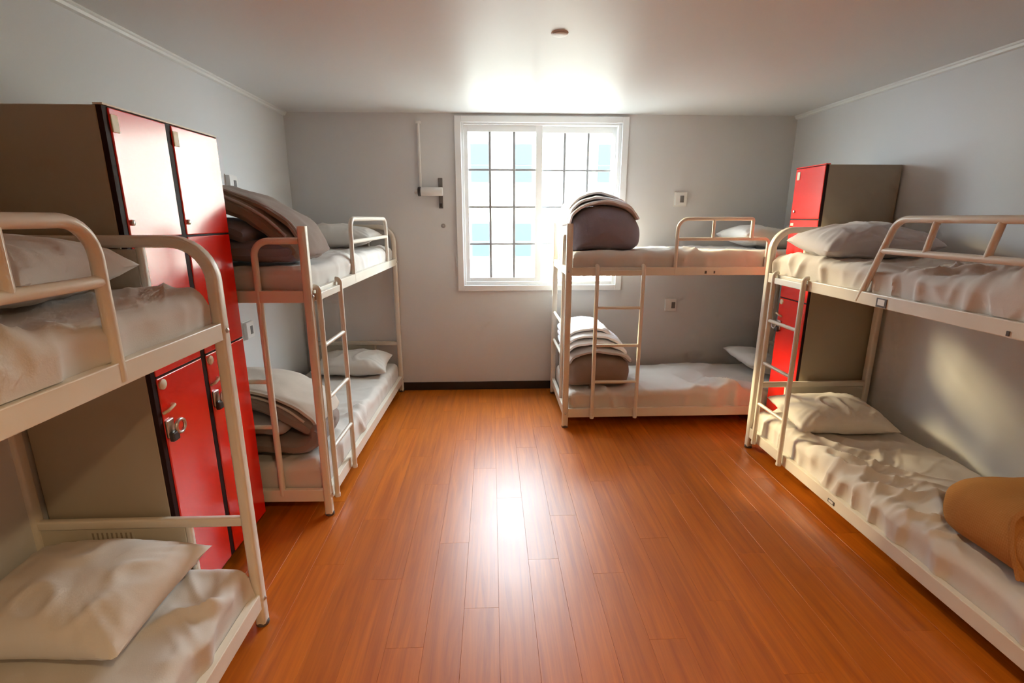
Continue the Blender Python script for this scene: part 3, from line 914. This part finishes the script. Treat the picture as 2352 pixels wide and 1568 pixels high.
# ------------------------------------------------------------------ lockers
def locker(label, xw, xf, ys, ztop, z_gaps, near_side=-1):
    """steel locker against a side wall; xw wall face, xf front face; ys column boundaries along y"""
    s = 1 if xf > xw else -1            # doors face +x or -x
    root = empty('locker', ((xw + xf) / 2, (ys[0] + ys[-1]) / 2, 0))
    tag(root, label, 'locker', 'red steel lockers')
    def put(m, name, material, par=root, smooth=False):
        o = m.build(name, material, None, smooth)
        o.parent = par
        o.matrix_parent_inverse = Matrix.Translation(root.location).inverted() if par is root else Matrix.Identity(4)
        return o
    def bxx(m, xa, xb, ya, yb, za, zb, bev=0.002):
        xa, xb = sorted((xa, xb))
        return m.box(xa, xb, ya, yb, za, zb, bev, 2)
    fr = 0.022
    body = bxx(MB(), xw, xf - s * fr, ys[0], ys[-1], 0.055, ztop, 0.004)
    put(body, 'body', 'locker_beige')
    put(bxx(MB(), xw, xf - s * 0.05, ys[0] + 0.015, ys[-1] - 0.015, 0.0, 0.055, 0.001), 'plinth', 'locker_dark')
    # dark front frame: uprights and cross members, doors sit proud of it
    fm = MB()
    x0, x1 = xf - s * fr, xf - s * 0.004
    up = []
    for i, y in enumerate(ys):
        ya = y - 0.017 if 0 < i < len(ys) - 1 else (y if i == 0 else y - 0.024)
        yb = y + 0.017 if 0 < i < len(ys) - 1 else (y + 0.024 if i == 0 else y)
        up.append((ya, yb))
        bxx(fm, x0, x1, ya, yb, 0.055, ztop - 0.001, 0.001)
    zs = [0.055] + list(z_gaps) + [ztop]
    for i in range(len(ys) - 1):
        for z in zs:
            za, zb = max(0.055, z - 0.008), min(ztop - 0.001, z + 0.008)
            bxx(fm, x0, x1, up[i][1], up[i + 1][0], za, zb, 0.0)
    put(fm, 'front_frame', 'locker_dark')
    for i in range(len(ys) - 1):
        for k in range(len(zs) - 1):
            ya, yb = up[i][1] + 0.001, up[i + 1][0] - 0.001
            if i == len(ys) - 2: yb = ys[-1] - 0.002
            if i == 0 and near_side > 0: ya = ys[0] + 0.003
            za, zb = zs[k] + 0.004, zs[k + 1] - 0.004
            dm = bxx(MB(), xf - s * 0.016, xf, ya, yb, za, zb, 0.003)
            door = put(dm, 'door', 'locker_red')
            def sub(m, name, material, smooth=False):
                o = m.build(name, material, None, smooth)
                o.parent = door
                return o
            hy = ya + 0.020 if near_side < 0 else yb - 0.035
            if k == 0:        # lower door: lock, pull loop, hasp with padlock
                sub(MB().lathe([(0.020, 0.0), (0.020, s * 0.006), (0.014, s * 0.010)], (xf, hy + 0.002, zb - 0.026), 'X', 18), 'lock', 'plastic_cream', True)
                lp = fillet([(xf, hy - 0.018, zb - 0.135), (xf + s * 0.018, hy - 0.012, zb - 0.125), (xf + s * 0.018, hy + 0.030, zb - 0.115), (xf, hy + 0.034, zb - 0.118)], 0.008, 4)
                sub(MB().tube(lp, 0.006, 8), 'pull_loop', 'plastic_cream', True)
                sub(bxx(MB(), xf, xf + s * 0.010, hy - 0.022, hy + 0.020, zb - 0.235, zb - 0.165, 0.003), 'hasp', 'metal')
                ring = [(xf + s * 0.022, hy + 0.034 + 0.026 * math.cos(2 * PI * q / 20), zb - 0.205 + 0.026 * math.sin(2 * PI * q / 20)) for q in range(21)]
                sub(MB().tube(ring, 0.0065, 8, caps=False), 'ring', 'metal', True)
                sub(bxx(MB(), xf + s * 0.008, xf + s * 0.026, hy - 0.02, hy + 0.018, zb - 0.250, zb - 0.215, 0.004), 'padlock', 'dark_plastic')
            elif k == len(zs) - 2:   # top door: number tag
                sub(bxx(MB(), xf, xf + s * 0.004, hy - 0.020, hy + 0.012, zb - 0.075, zb - 0.020, 0.0015), 'tag_plate', 'plastic_cream')
                sub(MB().lathe([(0.010, 0.0), (0.010, s * 0.006), (0.006, s * 0.009)], (xf, hy - 0.004, za + 0.05), 'X', 14), 'lock', 'metal', True)
            else:
                sub(MB().lathe([(0.010, 0.0), (0.010, s * 0.006), (0.006, s * 0.009)], (xf, hy - 0.004, zb - 0.06), 'X', 14), 'lock', 'metal', True)
                sub(bxx(MB(), xf, xf + s * 0.003, hy - 0.015, hy + 0.020, zb - 0.04, zb - 0.02, 0.001), 'tag_plate', 'plastic_cream')
    # light edge strip on top of the front
    put(bxx(MB(), xf - s * 0.03, xf + s * 0.001, ys[0], ys[-1], ztop, ztop + 0.006, 0.001), 'top_strip', 'cream_paint' if s > 0 else 'locker_red')
    return root
locker('tall double locker with glossy red doors against the left wall', XL + 0.013, -1.235, [1.772, 2.105, 2.455], 1.952, [1.028, 1.530])
locker('tall single locker with red doors against the right wall beside the far bunk', XR - 0.013, 2.150, [3.292, 3.615], 1.935, [1.028, 1.590], near_side=1)

# ------------------------------------------------------------------ small things on the walls and ceiling
def wall_socket(loc, axis, label, w=0.105, h=0.118, du=0.012):
    """surface box with a rocker; axis is the wall normal ('-y' back wall, '+x' left wall)"""
    root = empty('wall_socket', loc)
    tag(root, label, 'wall socket', 'white wall sockets by the beds')
    def B(a0, a1, d0, d1, z0, z1, bev):
        m = MB()
        if axis == '-y': m.box(a0, a1, -d1, -d0, z0, z1, bev)
        else: m.box(d0, d1, a0, a1, z0, z1, bev)
        return m
    B(-w / 2, w / 2, 0, 0.030, -h / 2, h / 2, 0.006).build('housing', 'plastic_white', root)
    B(-w / 2 - 0.006, w / 2 + 0.006, 0, 0.004, -h / 2 - 0.006, h / 2 + 0.006, 0.0015).build('back_plate', 'plastic_white', root)
    B(du - 0.017, du + 0.017, 0.028, 0.033, -0.030, 0.028, 0.002).build('rocker', 'socket_grey', root)
wall_socket((1.688, YB, 1.765), '-y', 'white socket on the window wall above the upper bed', du=0.006)
wall_socket((1.668, YB, 0.812), '-y', 'white socket on the window wall between the two beds', du=0.022)
wall_socket((XL, 3.53, 1.815), '+x', 'socket on the left wall just above the heaped mauve duvet')
wall_socket((XL, 3.50, 0.835), '+x', 'socket on the left wall between the upper and lower beds')

# wall fitting left of the window: bracket, stubby arm, thin conduit
root = empty('wall_fitting', (-0.44, YB, 1.81))
tag(root, 'stubby white pipe fitting on a dark bracket left of the window', 'wall fitting')
MB().box(-0.018, 0.018, -0.014, 0, -0.128, 0.128, 0.003).build('bracket', 'socket_grey', root)
MB().lathe([(0.034, -0.165), (0.037, -0.16), (0.037, 0.018), (0.034, 0.022)], (0, -0.052, 0.012), 'X', 24).build('arm', 'plastic_white', root, True)
MB().lathe([(0.036, -0.190), (0.040, -0.186), (0.040, -0.168), (0.036, -0.165)], (0, -0.052, 0.012), 'X', 24).build('end_collar', 'dark_plastic', root, True)
MB().lathe([(0.008, -0.222), (0.017, -0.218), (0.019, -0.203), (0.017, -0.190)], (0, -0.052, 0.012), 'X', 18).build('knob', 'plastic_white', root, True)
MB().tube([(-0.172, -0.013, 0.045), (-0.172, -0.013, 0.565)], 0.012, 10).build('conduit', 'plastic_white', root, True)
MB().box(-0.192, -0.152, -0.026, 0, 0.563, 0.585, 0.003).build('conduit_cap', 'plastic_white', root)
MB().box(-0.012, 0.012, -0.024, -0.012, -0.118, -0.085, 0.003).build('screw_tab', 'dark_plastic', root)

root = empty('wall_plug', (-0.428, YB, 1.533))
tag(root, 'tiny round grey cap on the wall under the pipe fitting', 'wall cap')
MB().lathe([(0.020, 0.0), (0.019, -0.006), (0.012, -0.010)], (0, 0, 0), 'Y', 18).build('cap', 'cap_grey', root, True)
MB().lathe([(0.006, -0.009), (0.005, -0.012)], (0, 0, 0), 'Y', 12).build('screw', 'metal', root, True)

root = empty('smoke_detector', (0.336, 2.66, ZC))
tag(root, 'small round white detector on the ceiling', 'detector')
MB().lathe([(0.042, 0.0), (0.042, -0.002), (0.040, -0.004)], (0, 0, 0), 'Z', 28).build('base', 'plastic_white', root, True)
MB().lathe([(0.030, -0.003), (0.030, -0.007)], (0, 0, 0), 'Z', 24).build('vent_ring', 'socket_grey', root, True)
MB().lathe([(0.036, -0.006), (0.038, -0.008), (0.034, -0.010), (0.012, -0.012)], (0, 0, 0), 'Z', 28).build('cover', 'plastic_white', root, True)

# unseen downlights added for warm fill, over the entrance side (above and behind the photographer)
def fill_downlight(x, y, label):
    root = empty('fill_downlight', (x, y, ZC))
    tag(root, label, 'fill_downlight', 'added fill downlights')
    MB().lathe([(0.062, 0.0), (0.075, 0.0), (0.074, -0.006), (0.062, -0.008), (0.060, -0.002)], (0, 0, 0), 'Z', 28).build('trim_ring', 'plastic_white', root, True)
    ld = bpy.data.lights.new('fill_light', 'SPOT')
    ld.energy = FILL_WATTS
    ld.color = FILL_COLOR
    ld.spot_size = R(138)
    ld.spot_blend = 0.4
    ld.shadow_soft_size = 0.06
    lo = bpy.data.objects.new('fill_light', ld)
    lo.location = (0, 0, -0.02)
    link(lo, root)
fill_downlight(0.50, -0.20, 'added warm fill lamp over the aisle, nearer the window')
fill_downlight(0.50, -1.60, 'added warm fill lamp over the entrance end of the aisle')

# ------------------------------------------------------------------ outside: street and the house opposite
tag(MB().box(-40, 40, YB + 0.2, 60, -4.2, -4.0).build('ground', 'street'), kind='structure')
FY = 19.0
root = empty('apartment_building', (1.5, FY, -4.0))
tag(root, 'pale yellow apartment house with blue shaded windows seen through the window', 'building')
def bpart(m, name, material, par=root):
    o = m.build(name, material, None)
    o.parent = par
    if par is root:
        o.matrix_parent_inverse = Matrix.Translation(root.location).inverted()
    return o
bpart(MB().box(-14, 17, FY, FY + 6, -4.0, 5.45), 'wall', 'facade')
for z in (-1.55, 2.08):
    bpart(MB().box(-14, 17, FY - 0.05, FY, z, z + 0.10), 'string_course', 'facade_band')
bpart(MB().box(-14.2, 17.2, FY - 0.30, FY + 6.2, 5.45, 5.65), 'roof_edge', 'facade_band')
def fwin(xa, xb, za, zb):
    w = bpart(MB().box(xa - 0.07, xb + 0.07, FY - 0.04, FY, za - 0.07, zb + 0.07), 'window', 'facade_frame')
    zm = za + (zb - za) * 0.45
    for (p, q) in ((za, zm - 0.02), (zm + 0.02, zb)):
        bpart(MB().box(xa, xb, FY - 0.06, FY - 0.035, p, q), 'pane', 'facade_glass', w)
    bpart(MB().box(xa - 0.12, xb + 0.12, FY - 0.12, FY, za - 0.15, za - 0.07), 'sill', 'facade_band', w)
for (xa, xb) in ((-3.9, -3.25), (-2.3, -1.65), (-0.72, -0.09), (0.86, 1.47), (3.90, 4.55), (5.5, 6.15)):
    for (za, zb) in ((2.88, 4.16), (0.22, 1.40), (-2.6, -1.3)):
        fwin(xa, xb, za, zb)
